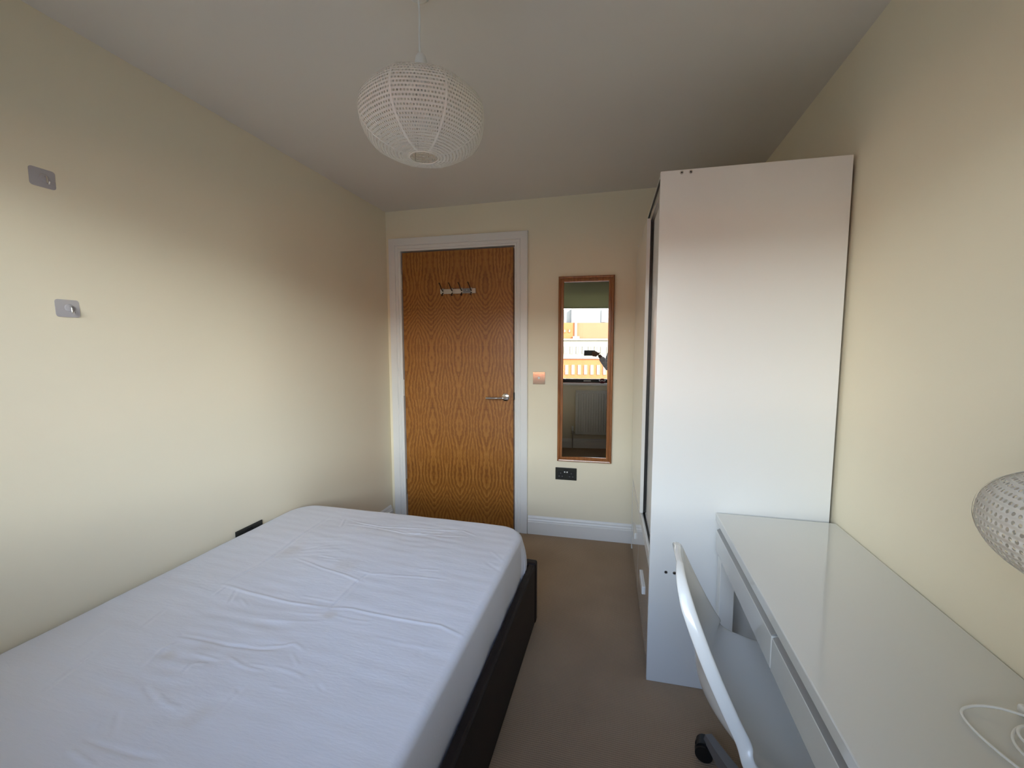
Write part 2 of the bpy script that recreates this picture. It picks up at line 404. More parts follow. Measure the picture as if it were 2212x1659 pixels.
DL, DR, DH = 0.1219, 0.9476, 2.0026
bm = bmesh.new()
box_bm(bm, -.02, DL-.012, 0, .14, 0, RH+.01); box_bm(bm, DR+.012, RW+.05, 0, .14, 0, RH+.01); box_bm(bm, DL-.012, DR+.012, 0, .14, DH+.012, RH+.01)
struct(from_bm('wall_back', bm, 'wall', rot=RB))
bm = bmesh.new()
Y0, Y1 = YW-.25, YW
box_bm(bm, 0, WX0, Y0, Y1, 0, RH+.01); box_bm(bm, WX1, RW, Y0, Y1, 0, RH+.01)
box_bm(bm, WX0, WX1, Y0, Y1, 0, WZ0-.03); box_bm(bm, WX0, WX1, Y0, Y1, WZ1, RH+.01)
struct(from_bm('wall_front', bm, 'wall'))

SK = [(0, 0), (-.016, 0), (-.018, .088), (-.013, .094), (-.013, .100), (-.009, .108), (-.008, .118), (-.004, .126), (0, .131)]
struct(prism('baseboard_back', SK, 1.0551, 1.772, 'gloss_white', rot=RB))
struct(prism('baseboard_left', SK, -2.95, -.03, 'gloss_white', rot=(0, 0, pi/2)))
ob = struct(prism('baseboard_right', SK, 0.03, 2.95, 'gloss_white', rot=(0, 0, -pi/2))); ob.location = (RW, 0, 0)
ob = struct(prism('baseboard_front', SK, -RW, 0, 'gloss_white', rot=(0, 0, pi))); ob.location = (0, YW, 0)
# door lining and architrave
CAS = [(.004, -.10), (.004, .012), (.014, .014), (.018, .010), (.024, .010), (.028, .015), (.040, .016), (.046, .012), (.050, .018), (.098, .019), (.1005, .015), (.1005, 0), (.012, 0), (.012, -.10)]
CAS = [(d if d < .1 else .1005, h) for d, h in CAS]
bm = None
struct(sweep_frame('trim_1', [(d*.094/.1005 if d > .02 else d, h) for d, h in CAS], DL-.002, DR+.010, 0, DH+.006, 'gloss_white', three=True, rot=RB))
# door
dt = bpy.data.objects.new('door_1', None); COL.objects.link(dt); dt.rotation_euler = RB
struct(dt, 'oak veneered flush door in a white moulded frame'); dt['category'] = 'door'
box('door_leaf', DL+.001, DR-.001, 0.002, .044, .008, DH, 'oak', dt, bev=.0015, seg=1)
for z0, z1 in ((1.742, 1.850), (.965, 1.085), (.215, .330)):
    h = box('hinge', DL-.006, DL+.0015, -.004, .006, z0, z1, 'satin', dt, bev=.001, seg=1)
    cyl('hinge_pin', (DL-.003, -.004, z0), (DL-.003, -.004, z1), .004, 'satin', h, n=10)
box('latch_plate', DR+.001, DR+.010, -.006, .03, .955, 1.005, 'black', dt, bev=.001, seg=1)
hd = lathe('door_handle', [(0, 0), (.027, 0), (.027, .006), (.024, .008), (0, .008)], 'chrome', dt, loc=(.893, .002, .972), rot=(pi/2, 0, 0))
cyl('handle_neck', (0, 0, .008), (0, 0, .048), .009, 'chrome', hd)
tube('handle_lever', spline([(0, 0, .048), (-.012, -.001, .052), (-.05, -.002, .052), (-.10, -.003, .051), (-.134, -.003, .050)], 5), .008, 'chrome', hd, n=14, radii=[.0095]*6+[.0085]*5+[.0095]*5+[.009]*4+[.006])

bm = bmesh.new()          # door stops and closed lining side, added to seal light leaking round the door
box_bm(bm, DL-.012, DL+.014, .046, .10, 0, DH+.012); box_bm(bm, DR-.014, DR+.012, .046, .10, 0, DH+.012); box_bm(bm, DL+.014, DR-.014, .046, .10, DH-.014, DH+.012)
struct(from_bm('trim_3', bm, 'gloss_white', rot=RB))
struct(box('wall_leak_block', -.3, RW+.3, .9, 1.0, -.12, RH+.15, 'wall', rot=RB))  # unseen box behind the door, added to block light leaking in round it
struct(box('floor_leak_block', -.3, RW+.3, .30, .95, -.12, 0, 'carpet'))
struct(box('ceiling_leak_block', -.3, RW+.3, .28, .98, RH+.01, RH+.15, 'ceiling'))
struct(box('wall_leak_block', -.3, -.15, .28, 1.0, 0, RH+.1, 'wall')); struct(box('wall_leak_block', RW+.15, RW+.3, .28, 1.1, 0, RH+.1, 'wall'))

# window
wd = bpy.data.objects.new('window_1', None); COL.objects.link(wd); struct(wd, 'wide dark framed window behind the photographer'); wd['category'] = 'window'
FY = YW-.15
def frame_rect(name, x0, x1, z0, z1, t, y0, y1, material, parent):
    bm = bmesh.new()
    box_bm(bm, x0, x1, y0, y1, z0, z0+t, .003, 1); box_bm(bm, x0, x1, y0, y1, z1-t, z1, .003, 1)
    box_bm(bm, x0, x0+t, y0, y1, z0+t, z1-t, .003, 1); box_bm(bm, x1-t, x1, y0, y1, z0+t, z1-t, .003, 1)
    return from_bm(name, bm, material, parent)
frame_rect('window_frame', WX0, WX1, WZ0, WZ1, .055, FY, FY+.07, 'frame_dark', wd)
box('window_pane', WX0+.05, WX1-.05, FY+.03, FY+.036, WZ0+.05, WZ1-.05, 'glass', wd)
box('window_sill', WX0-.03, WX1+.03, FY+.07, YW+.03, WZ0-.03, WZ0, 'gloss_white', wd, bev=.004)
sk = box('frame_sticker', 1.66, 1.76, FY+.07, FY+.0712, WZ0+.022, WZ0+.034, 'white_plastic', wd)

# ------------------------------------------------------------------ roller blind
rb = thing('roller_blind', 'olive green roller blind pulled part way down over the window', 'blind')
box('blind_fabric', WX0-.03, WX1+.03, YW+.006, YW+.0075, 1.925, RH-.04, 'blind', rb)
cyl('blind_roller', (WX0-.03, YW+.026, RH-.028), (WX1+.03, YW+.026, RH-.028), .022, 'blind', rb)
box('hem_bar', WX0-.03, WX1+.03, YW+.001, YW+.013, 1.915, 1.935, 'blind', rb, bev=.003)

# ------------------------------------------------------------------ radiator
rd = thing('radiator', 'cream ribbed panel radiator under the window, seen in the mirror', 'radiator')
bm = bmesh.new(); RX0, RX1, RZ0, RZ1 = 1.545, 2.25, .20, .80
box_bm(bm, RX0, RX1, YW+.035, YW+.075, RZ0, RZ1, .006)
from_bm('radiator_panel', bm, 'radiator', rd)
bm = bmesh.new()
nf = 20
for i in range(nf):
    x = RX0+.03+(RX1-RX0-.06)*i/(nf-1)
    box_bm(bm, x-.009, x+.009, YW+.072, YW+.084, RZ0+.035, RZ1-.035, .005, 2)
o = from_bm('ribbed_face', bm, 'radiator', rd)
box('top_grille', RX0, RX1, YW+.022, YW+.08, RZ1-.002, RZ1+.006, 'radiator', rd, bev=.002, seg=1)
for x in (RX0+.12, RX1-.12): box('wall_bracket', x-.02, x+.02, YW+.001, YW+.036, RZ0+.1, RZ1-.1, 'radiator', rd)
tube('pipe', [(RX0-.035, YW+.05, 0.0), (RX0-.035, YW+.05, RZ0+.03)], .0075, 'satin', rd)
v_ = cyl('valve', (RX0-.035, YW+.05, RZ0+.0), (RX0-.035, YW+.05, RZ0+.05), .014, 'satin', rd)
cyl('valve_tail', (RX0-.035, YW+.05, RZ0+.025), (RX0+.005, YW+.05, RZ0+.025), .009, 'satin', v_)
cyl('valve_cap', (RX0-.035, YW+.05, RZ0+.05), (RX0-.035, YW+.05, RZ0+.11), .017, 'white_plastic', v_, r1=.014)

# ------------------------------------------------------------------ buildings across the street
S = 1.66
def FX(x): return 1.4+(x-1.4)*S
def FZ(z): return 1.35+(z-1.35)*S
BY = -147.0
bb = thing('brick_building', 'orange brick building with a pale stone window band across the street, seen in the mirror', 'building')
GZ = -16.0
box('lower_wall', FX(-70), FX(80), BY-14, BY, GZ, FZ(1.2), 'bricko', bb)
box('stone_band', FX(-70), FX(80), BY-14, BY+.15, FZ(1.2), FZ(5.0), 'stone', bb)
box('ledge', FX(-70), FX(80), BY, BY+.7, FZ(.95), FZ(1.25), 'stone', bb)
box('cornice', FX(-70), FX(80), BY, BY+.9, FZ(4.85), FZ(5.2), 'stone', bb)
box('attic_wall', FX(-70), FX(6.2), BY-14, BY-3, FZ(5.2), FZ(8.7), 'bricko', bb)
box('attic_wall', FX(6.2), FX(80), BY-14, BY-3.6, FZ(5.2), FZ(8.7), 'brickr', bb)
box('corner_shaft', FX(6.0), FX(6.5), BY-3.2, BY-2.4, FZ(5.2), FZ(9.4), 'stone', bb)
box('roof_box', FX(5.6), FX(7.0), BY-2.8, BY-1.2, FZ(5.2), FZ(5.75), 'cladl', bb)
fmesh = {}
def win(par, name, x, z0, z1, w, y, glass, frame):
    key = (name, round(w, 2), round(z1-z0, 2), glass)
    if key not in fmesh:
        bm = bmesh.new(); t = .10*S; hh = (z1-z0)*S; ww = w*S
        box_bm(bm, -ww/2, ww/2, 0, .25, 0, t); box_bm(bm, -ww/2, ww/2, 0, .25, hh-t, hh); box_bm(bm, -ww/2, -ww/2+t, 0, .25, t, hh-t); box_bm(bm, ww/2-t, ww/2, 0, .25, t, hh-t)
        me = bpy.data.meshes.new('window'); bmesh.ops.recalc_face_normals(bm, faces=bm.faces[:]); bm.to_mesh(me); bm.free(); me.materials.append(M[frame])
        bm = bmesh.new(); box_bm(bm, -ww/2+t*.6, ww/2-t*.6, 0.02, .12, t*.6, hh-t*.6); me2 = bpy.data.meshes.new('pane'); bmesh.ops.recalc_face_normals(bm, faces=bm.faces[:]); bm.to_mesh(me2); bm.free(); me2.materials.append(M[glass])
        fmesh[key] = (me, me2)
    me, me2 = fmesh[key]
    a = link_obj('window', me, None, par, loc=(FX(x), y, FZ(z0))); link_obj('pane', me2, None, a)
for i in range(-8, 20):
    x = 4.05+i*1.28
    win(bb, 'w1', x, 2.0, 3.6, .62, BY+.16, 'farglass' if (i*7) % 3 else 'fardark', 'stone')
for i in range(-8, 20):
    win(bb, 'w2', 4.35+i*1.33, -2.4, -.35, .68, BY+.01, 'farglass', 'stone')
    if i % 1 == 0: win(bb, 'w2', 4.35+i*1.33, -6.6, -4.5, .68, BY+.01, 'fardark', 'stone')
for x in (3.9, 4.9): win(bb, 'w3', x, 6.6, 7.3, .45, BY-2.98, 'fardark', 'bricko')
gb = thing('clad_building', 'pale grey clad building rising behind the orange brick one, seen in the mirror', 'building')
box('clad_wall', FX(5.6), FX(60), BY-40, BY-16, GZ, FZ(12.6), 'clad', gb)
box('light_clad_wall', FX(-60), FX(5.6), BY-40, BY-18, GZ, FZ(12.6), 'cladl', gb)
for i in range(7):
    win(gb, 'w4', 13.0+i*2.1, 9.4, 12.2, 1.0, BY-15.9, 'fardark', 'cladl')
    win(gb, 'w4', 3.4-i*2.4, 9.6, 12.2, 1.3, BY-17.9, 'farglass', 'clad')
st_ = box('trim_2', -160, 160, BY-60, YW-4, GZ-.5, GZ, 'asphalt'); st_.name = 'street'; struct(st_)

# ------------------------------------------------------------------ wardrobe (stands slightly askew, rotated about its near front corner)
RR = -0.0324
wr = thing('wardrobe', 'tall white wardrobe with sliding doors and two drawers against the wall', 'wardrobe', (1.8005, -1.147, 0), (0, 0, -RR))
# local: x = depth 0..0.60 into the room's right, y = along towards the door wall 0..1.14
WL, WD_, WH = 1.142, .5995, 1.9508
box('side_panel', 0, WD_, 0, .018, 0, WH, 'lam', wr, bev=.0012, seg=1)
box('side_panel', 0, WD_, WL-.018, WL, 0, WH, 'lam', wr, bev=.0012, seg=1)
box('top_panel', 0.002, WD_, .018, WL-.018, WH-.020, WH-.002, 'lam', wr, bev=.001, seg=1)
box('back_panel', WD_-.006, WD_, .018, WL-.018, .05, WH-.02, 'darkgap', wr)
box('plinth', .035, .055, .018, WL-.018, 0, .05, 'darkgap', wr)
box('middle_shelf', .0, WD_-.01, .018, WL-.018, .455, .475, 'lam', wr, bev=.001, seg=1)
tr_ = box('door_track', -.001, .050, .019, WL-.019, .475, .514, 'lam', wr, bev=.001, seg=1)
box('track_slot', .008, .018, .02, WL-.02, .5136, .5150, 'black', tr_)
box('top_rail', .004, .060, .018, WL-.018, WH-.058, WH-.020, 'alu', wr, bev=.001, seg=1)
box('rail_slot', -.001, .004, .018, WL-.018, WH-.030, WH-.020, 'black', wr)
fd = box('sliding_door', -.010, .006, .405, WL-.004, .527, WH-.046, 'lam_gloss', wr, bev=.001, seg=1)
box('door_gap_dark', .006, .0185, .407, .412, .530, WH-.050, 'black', fd)  # black strip standing in for the dark gap between the two doors
nd = box('sliding_door', .0205, .037, .019, .620, .520, WH-.056, 'lam', wr, bev=.001, seg=1)
box('door_edge_trim', .0185, .0205, .019, .040, .520, WH-.056, 'alu', nd)
for (a, b) in ((.020, .569), (.573, WL-.020)):
    d = box('drawer', .001, .019, a, b, .052, .450, 'lam_gloss', wr, bev=.001, seg=1)
    mid = (a+b)/2
    box('handle', -.007, .002, mid-.075, mid+.075, .226, .262, 'lam', d, bev=.002)
for (x, z) in ((.071, 1.9407-.0), (.101, 1.9407), (.061, .458), (.092, .458)):
    s = cyl('cam_screw', (x, .002, z), (x, -.0015, z), .006, 'satin', wr, n=14)
    cyl('screw_socket', (x, -.0012, z), (x, -.0020, z), .0028, 'black', s, n=6)

# ------------------------------------------------------------------ desk
dk = thing('desk', 'white gloss desk with two drawers along the cream wall', 'desk', (0, 0, 0))
DX0, DX1, DY0, DY1, DZ = 2.027, 2.4095, -2.352, -1.152, .7145
box('desk_top', DX0, DX1, DY0, DY1, DZ-.030, DZ, 'desk_gloss', dk, bev=.0025)
box('desk_body', DX0+.030, DX1-.004, DY0+.004, DY1-.004, .578, DZ-.031, 'lam', dk, bev=.002)
ym = (DY0+DY1)/2
for a, b in ((DY0+.003, ym-.002), (ym+.002, DY1-.003)):
    d = box('desk_drawer', DX0+.004, DX0+.022, a, b, .572, .652, 'desk_gloss', dk, bev=.002)
    bm = bmesh.new(); v = [bm.verts.new(p) for p in ((DX0+.005, a+.004, .652), (DX0+.005, b-.004, .652), (DX0+.030, b-.004, .668), (DX0+.030, a+.004, .668), (DX0+.022, a+.004, .645), (DX0+.022, b-.004, .645))]
    for f in ((0, 1, 2, 3), (0, 4, 5, 1), (4, 3, 2, 5), (0, 3, 4), (1, 5, 2)): bm.faces.new([v[i] for i in f])
    from_bm('grip_strip', bm, 'grip', d)
for x in (DX0+.012, DX1-.058):
    for y in (DY0+.010, DY1-.058): box('leg', x, x+.048, y, y+.048, 0, .58, 'lam', dk, bev=.002)
for y in (DY0+.012, DY1-.030): box('foot_rail', DX0+.06, DX1-.058, y, y+.02, .03, .07, 'lam', dk, bev=.002)

# ------------------------------------------------------------------ bed
bd = thing('bed_frame', 'low bed frame upholstered in dark brown leather beside the cream wall', 'bed frame')
BX, BYF, BZ = 1.306, -.905, .306
box('side_rail', BX-.035, BX, -2.93, BYF-.035, .012, BZ, 'leather', bd, bev=.010, seg=3)
box('side_rail', .003, .016, -2.93, BYF-.035, .012, BZ-.02, 'leather', bd, bev=.004, seg=2)
box('foot_board', .003, BX+.003, BYF-.040, BYF+.004, .012, BZ+.006, 'leather', bd, bev=.010, seg=3)
box('head_board', .003, BX, -2.945, -2.93, .012, BZ, 'leather', bd, bev=.004, seg=2)
box('slat_base', .02, BX-.04, -2.925, BYF-.045, .14, .17, 'darkgap', bd)
for x in (.06, BX-.10):
    for y in (-2.88, BYF-.12): box('foot', x, x+.05, y, y+.05, 0, .14, 'black', bd)

MX0, MX1, MY0, MY1, MZ = .012, 1.262, -2.915, -.925, .478
mt = box('mattress', MX0+.022, MX1-.022, MY0+.02, MY1-.03, .171, MZ-.02, 'mattress', None, bev=.04, seg=4)
tag(mt, 'mattress under a wrinkled white fitted sheet on the dark bed frame', 'mattress')
# fitted sheet: cloth grid wrapped over the mattress
CRE = [  # (points in x,y; height; width) : ridges (+) and valleys (-) seen in the cloth
([(0.280, -1.050), (0.302, -1.308), (0.322, -1.432), (0.331, -1.533), (0.309, -1.671)], -0.00250, 0.0090),
([(0.309, -1.671), (0.445, -1.683), (0.611, -1.694), (0.773, -1.689)], 0.00260, 0.0070),
([(0.773, -1.689), (0.850, -1.679), (1.005, -1.686), (1.160, -1.682), (1.261, -1.711)], 0.00260, 0.0070),
([(0.778, -1.695), (0.778, -1.629), (0.769, -1.539), (0.776, -1.462)], -0.00220, 0.0080),
([(0.425, -1.445), (0.590, -1.487), (0.697, -1.506), (0.793, -1.532)], 0.00220, 0.0060),
([(0.631, -1.654), (0.706, -1.654), (0.772, -1.658)], 0.00160, 0.0060),
([(0.396, -1.061), (0.508, -1.094), (0.603, -1.106), (0.769, -1.079), (0.986, -1.043), (1.065, -1.077)], 0.00220, 0.0060),
([(0.401, -1.105), (0.548, -1.116), (0.728, -1.135), (0.922, -1.109), (1.038, -1.093)], 0.00200, 0.0060),
([(0.654, -1.129), (0.768, -1.144), (0.868, -1.089), (0.953, -1.047)], 0.00160, 0.0050),
([(0.500, -1.402), (0.587, -1.407)], 0.00150, 0.0060),
([(0.516, -1.422), (0.623, -1.420)], 0.00120, 0.0050),
([(0.727, -1.465), (0.793, -1.475), (0.869, -1.455)], 0.00150, 0.0060),
([(0.822, -1.474), (0.962, -1.450), (1.088, -1.443)], 0.00150, 0.0060),
([(0.382, -1.397), (0.490, -1.304)], -0.00100, 0.0080),
([(0.425, -1.912), (0.517, -1.909), (0.602, -1.908), (0.706, -1.899), (0.760, -1.888)], -0.00260, 0.0070),
([(0.703, -1.888), (0.761, -1.873), (0.789, -1.856), (0.843, -1.878)], 0.00200, 0.0060),
([(0.536, -1.958), (0.586, -1.958), (0.637, -1.960)], 0.00200, 0.0060),
([(0.580, -1.986), (0.614, -1.980)], 0.00220, 0.0080),
([(0.653, -1.946), (0.710, -1.962), (0.783, -1.966)], 0.00220, 0.0060),
([(0.716, -1.954), (0.781, -1.950)], 0.00150, 0.0050),
([(0.799, -1.945), (0.877, -1.950), (0.906, -1.958)], 0.00160, 0.0060),
([(0.848, -2.002), (0.896, -2.001)], 0.00140, 0.0050),
([(0.808, -1.890), (0.865, -1.928)], 0.00150, 0.0050),
([(0.315, -2.159), (0.294, -2.094), (0.273, -2.021)], -0.00220, 0.0090),
([(0.211, -2.028), (0.189, -1.935)], -0.00140, 0.0090),
([(0.465, -2.033), (0.440, -1.968), (0.449, -1.937)], 0.00200, 0.0080),
([(0.583, -2.018), (0.574, -1.987)], -0.00160, 0.0060),
([(0.285, -1.917), (0.272, -1.875), (0.260, -1.830)], -0.00140, 0.0070),
([(0.428, -1.748), (0.405, -1.713), (0.382, -1.676)], -0.00160, 0.0060),
([(0.443, -1.717), (0.505, -1.748)], 0.00140, 0.0050),
([(0.338, -1.730), (0.331, -1.671)], 0.00120, 0.0060),
([(0.568, -2.244), (0.622, -2.252), (0.667, -2.259)], 0.00240, 0.0070),
([(0.565, -2.219), (0.625, -2.222), (0.704, -2.220), (0.787, -2.212)], -0.00200, 0.0080),
([(0.622, -2.199), (0.587, -2.172), (0.553, -2.143)], -0.00140, 0.0080),
([(0.566, -2.199), (0.548, -2.183)], 0.00120, 0.0060),
([(0.789, -2.107), (0.785, -2.056), (0.781, -2.014)], -0.00100, 0.0080),
([(0.597, -2.091), (0.647, -2.106), (0.687, -2.108)], 0.00160, 0.0100),
([(0.533, -2.079), (0.609, -2.105)], -0.00160, 0.0090),
([(0.765, -2.025), (0.792, -2.037)], -0.00160, 0.0050),
([(0.956, -1.968), (0.987, -1.982)], -0.00160, 0.0050),
([(0.813, -1.722), (0.884, -1.727), (0.946, -1.722)], 0.00130, 0.0060),
([(0.686, -1.736), (0.779, -1.722)], 0.00120, 0.0060),
([(0.983, -1.777), (1.091, -1.783), (1.189, -1.776)], 0.00100, 0.0080),
([(0.596, -1.791), (0.689, -1.778), (0.803, -1.753)], 0.00090, 0.0070),
([(1.153, -1.818), (1.158, -1.742)], -0.00100, 0.0140),
([(0.413, -1.156), (0.366, -1.057)], 0.00120, 0.0060),
([(0.281, -1.085), (0.340, -1.058)], 0.00140, 0.0050),
([(0.044, -1.352), (0.087, -1.187)], -0.00090, 0.0100),
([(0.946, -1.401), (1.026, -1.387)], 0.00120, 0.0060),
([(1.178, -1.287), (1.259, -1.337)], -0.00120, 0.0100),
([(1.167, -1.192), (1.249, -1.268)], 0.00100, 0.0080),
]
R_ = .024; RC = .10
NX, NY = 400, 600
drop = .30
xs = np.linspace(MX0-drop, MX1+drop, NX); ys = np.linspace(MY0-drop, MY1+drop, NY)
A_, B_ = np.meshgrid(xs, ys, indexing='ij')
cx0, cx1, cy0, cy1 = MX0+R_+RC, MX1-R_-RC, MY0+R_+RC, MY1-R_-RC      # core rectangle
qx = np.clip(A_, cx0, cx1); qy = np.clip(B_, cy0, cy1)
dx, dy = A_-qx, B_-qy; L = np.hypot(dx, dy); Ls = np.maximum(L, 1e-9); ux, uy = dx/Ls, dy/Ls
over = np.maximum(L-RC, 0)
flat = np.minimum(L, RC)
ang = np.minimum(over/R_, pi/2)
hor = flat+R_*np.sin(ang)
down = R_*(1-np.cos(ang))+np.maximum(over-R_*pi/2, 0)
dmax = .225
sat = np.clip((down-R_)/(dmax-R_), 0, 1)
down = np.minimum(down, dmax)
th_ = np.arctan2(uy, ux)
corner = np.clip(np.minimum(np.abs(ux), np.abs(uy))*2.2, 0, 1)
hor = hor+sat*corner*(.006*np.sin(th_*38)+.004*np.sin(th_*61+1))
hor = hor+sat*(1-corner)*(.0025*np.sin(B_*21+2*np.sin(B_*5))*(np.abs(ux) > .7)+.003*np.sin(A_*17+1)*(np.abs(uy) > .7))
hor = hor+.004*np.sin(sat*pi)
hor = hor+corner*(ux > 0)*(uy > 0)*.022*np.sin(np.clip(down/dmax, 0, 1)*pi*.75)
PX, PY = qx+ux*hor, qy+uy*hor
PZ = MZ-down
topm = np.clip(1-(L-RC)/(R_*1.2), 0, 1)
rng = np.random.RandomState(7)
def vnoise(sx, sy, seed):
    r = np.random.RandomState(seed); out = np.zeros_like(PX)
    for _ in range(14):
        kx, ky = r.normal(0, sx), r.normal(0, sy); out += np.sin(kx*PX+ky*PY+r.uniform(0, 6.28))
    return out/14**.5
disp = .0035*vnoise(4, 3, 1)+.0010*vnoise(16, 14, 2)+.00045*vnoise(20, 60, 3)
# gathered zones of short crinkles
for (gx, gy, gr, amp, sd_) in ((.60, -1.90, .22, .0011, 5), (.85, -1.12, .16, .0006, 6), (.45, -1.35, .14, .0006, 8), (.75, -1.60, .12, .0005, 9)):
    disp += amp*vnoise(30, 90, sd_)*np.exp(-((PX-gx)**2+(PY-gy)**2)/gr**2)
for pts, h, w in CRE:
    h, w = h*1.25, w*.72
    best = np.full(PX.shape, 9.0); tt = np.zeros(PX.shape); n = len(pts)-1
    for i in range(n):
        (ax, ay), (bx, by) = pts[i], pts[i+1]; ex, ey = bx-ax, by-ay; q_ = ex*ex+ey*ey
        t = np.clip(((PX-ax)*ex+(PY-ay)*ey)/q_, 0, 1); d = np.hypot(PX-ax-t*ex, PY-ay-t*ey)
        c = d < best; best = np.where(c, d, best); tt = np.where(c, (i+t)/n, tt)
    tp = np.clip(np.minimum(tt, 1-tt)*5, 0, 1)**.6
    disp += h*tp*(np.exp(-(best/w)**2)-.35*np.exp(-(best/(2.4*w))**2))
PZ = PZ+disp*topm
me = bpy.data.meshes.new('fitted_sheet')
V = np.stack([PX, PY, PZ], -1).reshape(-1, 3)
idx = np.arange(NX*NY).reshape(NX, NY)
Fq = np.stack([idx[:-1, :-1], idx[1:, :-1], idx[1:, 1:], idx[:-1, 1:]], -1).reshape(-1, 4)
cz = V[Fq][:, :, :]
area = np.linalg.norm(np.cross(cz[:, 2]-cz[:, 0], cz[:, 3]-cz[:, 1]), axis=1)
Fq = Fq[area > 1e-9]
me.from_pydata(V.tolist(), [], Fq.tolist()); me.validate()
sh = link_obj('fitted_sheet', me, 'sheet', mt, smooth=True); sh['label'] = 'creased white fitted sheet with faint stains'

# ------------------------------------------------------------------ pendant lamp
PC = (1.108, -1.640)
pl = thing('pendant_lamp', 'white perforated paper pendant lamp hanging from the ceiling', 'pendant lamp', (PC[0], PC[1], 0))
lathe('ceiling_rose', [(0, RH-.020), (.022, RH-.020), (.031, RH-.014), (.034, RH-.004), (.034, RH+.0)], 'white_plastic', pl)
def shade(parent, c, a, hgt, top_r, bot_r, rows, around, name='lamp_shade', power=2.25, mtl='paper', seams=8, turn=0.0):
    """flattened globe of gored paper; c = centre; returns the object"""
    NU, NV = 160, 60
    prof = []
    t0 = -math.asin(min(1, (1-(bot_r/a)**power)**(1/power))); t1 = math.asin(min(1, (1-(top_r/a)**power)**(1/power)))
    for i in range(NV+1):
        z = -hgt*1.0 + 2*hgt*i/NV
        s = abs(z)/hgt
        rad = (bot_r if z < 0 else top_r)
        r = rad+(a-rad)*max(0, 1-s**power)**(1/1.75)
        prof.append((r, z))
    bm = bmesh.new(); uvl = bm.loops.layers.uv.new('UVMap'); grid = []; arc = [0]
    # resample by arc
    P = [Vector((r, z)) for r, z in prof]
    for p, q in zip(P, P[1:]): arc.append(arc[-1]+(q-p).length)
    tot = arc[-1]; Q = []; j = 0; NR = 84
    for i in range(NR+1):
        s = tot*i/NR
        while j < len(arc)-2 and arc[j+1] < s: j += 1
        t = (s-arc[j])/(arc[j+1]-arc[j]); Q.append(P[j].lerp(P[j+1], t))
    def wob(th, i):
        g_ = abs(math.sin((th-turn)*seams/2)); rr = 1-.030*g_*math.sin(pi*i/NR)
        low = max(0, .6-i/NR)
        return rr+.006*low*math.sin(th*23+i*.5)+.004*math.sin(i*2*pi/3)*low
    for i, p in enumerate(Q):
        ring = []
        for k_ in range(NU):
            th = 2*pi*k_/NU; r = p.x*wob(th, i)
            ring.append(bm.verts.new((c[0]+r*math.cos(th), c[1]+r*math.sin(th), c[2]+p.y)))
        grid.append(ring)
    for i in range(NR):
        for k_ in range(NU):
            f = bm.faces.new((grid[i][k_], grid[i][(k_+1) % NU], grid[i+1][(k_+1) % NU], grid[i+1][k_]))
            for lp, (uu, vv) in zip(f.loops, ((k_, i), (k_+1, i), (k_+1, i+1), (k_, i+1))):
                lp[uvl].uv = (uu/NU*around, vv/NR*rows)
    o = from_bm(name, bm, mtl, parent, smooth=True)
    for s in range(seams):
        th = 2*pi*s/seams+turn; bm = bmesh.new(); prev = None
        for i in range(0, NR+1, 2):
            p = Q[i]; w = .0030+.0004*math.sin(i)
            r = p.x*wob(th, i)+.0012
            cc = Vector((c[0]+r*math.cos(th), c[1]+r*math.sin(th), c[2]+p.y)); tn = Vector((-math.sin(th), math.cos(th), 0))*w
            e = (bm.verts.new(cc-tn), bm.verts.new(cc+tn))
            if prev: bm.faces.new((prev[0], prev[1], e[1], e[0]))
            prev = e
        from_bm('seam', bm, 'seam', o, smooth=True)
    for z, r in ((Q[0].y, Q[0].x), (Q[-1].y, Q[-1].x)):
        tube('rim_wire', [(c[0]+r*math.cos(t*pi/20), c[1]+r*math.sin(t*pi/20), c[2]+z) for t in range(40)], .0016, 'seam', o, n=6, closed=True)
    return o
SHC = (.008, 0.0, 1.9700)
lamp = shade(pl, SHC, .179, .1015, .042, .040, 38, 128)
tube('cord', spline([(0, 0, RH-.02), (.003, 0, 2.25), (.001, 0, 2.19), (.003, 0, 2.140)], 6), .0032, 'white_plastic', pl, n=8)
lathe('lamp_holder', [(0, 2.152), (.008, 2.150), (.014, 2.142), (.017, 2.128), (.018, 2.112), (.021, 2.110), (.021, 2.104), (.016, 2.102), (.016, 2.05), (0, 2.05)], 'white_plastic', pl, center=(.004, 0, 0))
lathe('bulb', [(0, 2.05), (.013, 2.045), (.018, 2.02), (.03, 1.99), (.028, 1.965), (.015, 1.95), (0, 1.947)], 'white_plastic', pl, center=(.004, 0, 0))
bm = bmesh.new()
for t in range(3):
    th = t*2*pi/3+.4
    tube_bm(bm, [(SHC[0]+.018*math.cos(th), .018*math.sin(th), 2.074), (SHC[0]+.042*math.cos(th), .042*math.sin(th), 2.0715)], .0012, 6)
    tube_bm(bm, [(SHC[0]+.042*math.cos(th), .042*math.sin(th), 2.0715), (SHC[0]+.040*math.cos(th+.2), .040*math.sin(th+.2), 1.8685)], .0012, 6)
from_bm('wire_frame', bm, 'satin', pl)

# ------------------------------------------------------------------ table lamp on the desk
TL = (2.262, -2.185)
TL = (2.256, -2.185)
tl = thing('table_lamp', 'white perforated paper table lamp standing on the desk end', 'table lamp', (TL[0], TL[1], DZ))
shade(tl, (0, 0, .392), .138, .074, .038, .038, 28, 96, seams=6, turn=.35)
lathe('lamp_base', [(0, 0), (.050, 0), (.051, .004), (.046, .010), (.018, .016), (.008, .024), (0, .024)], 'white_plastic', tl)
cyl('lamp_pole', (0, 0, .02), (0, 0, .36), .006, 'white_plastic', tl)
lathe('bulb', [(0, .36), (.014, .362), (.018, .38), (.026, .405), (.02, .43), (0, .44)], 'white_plastic', tl)

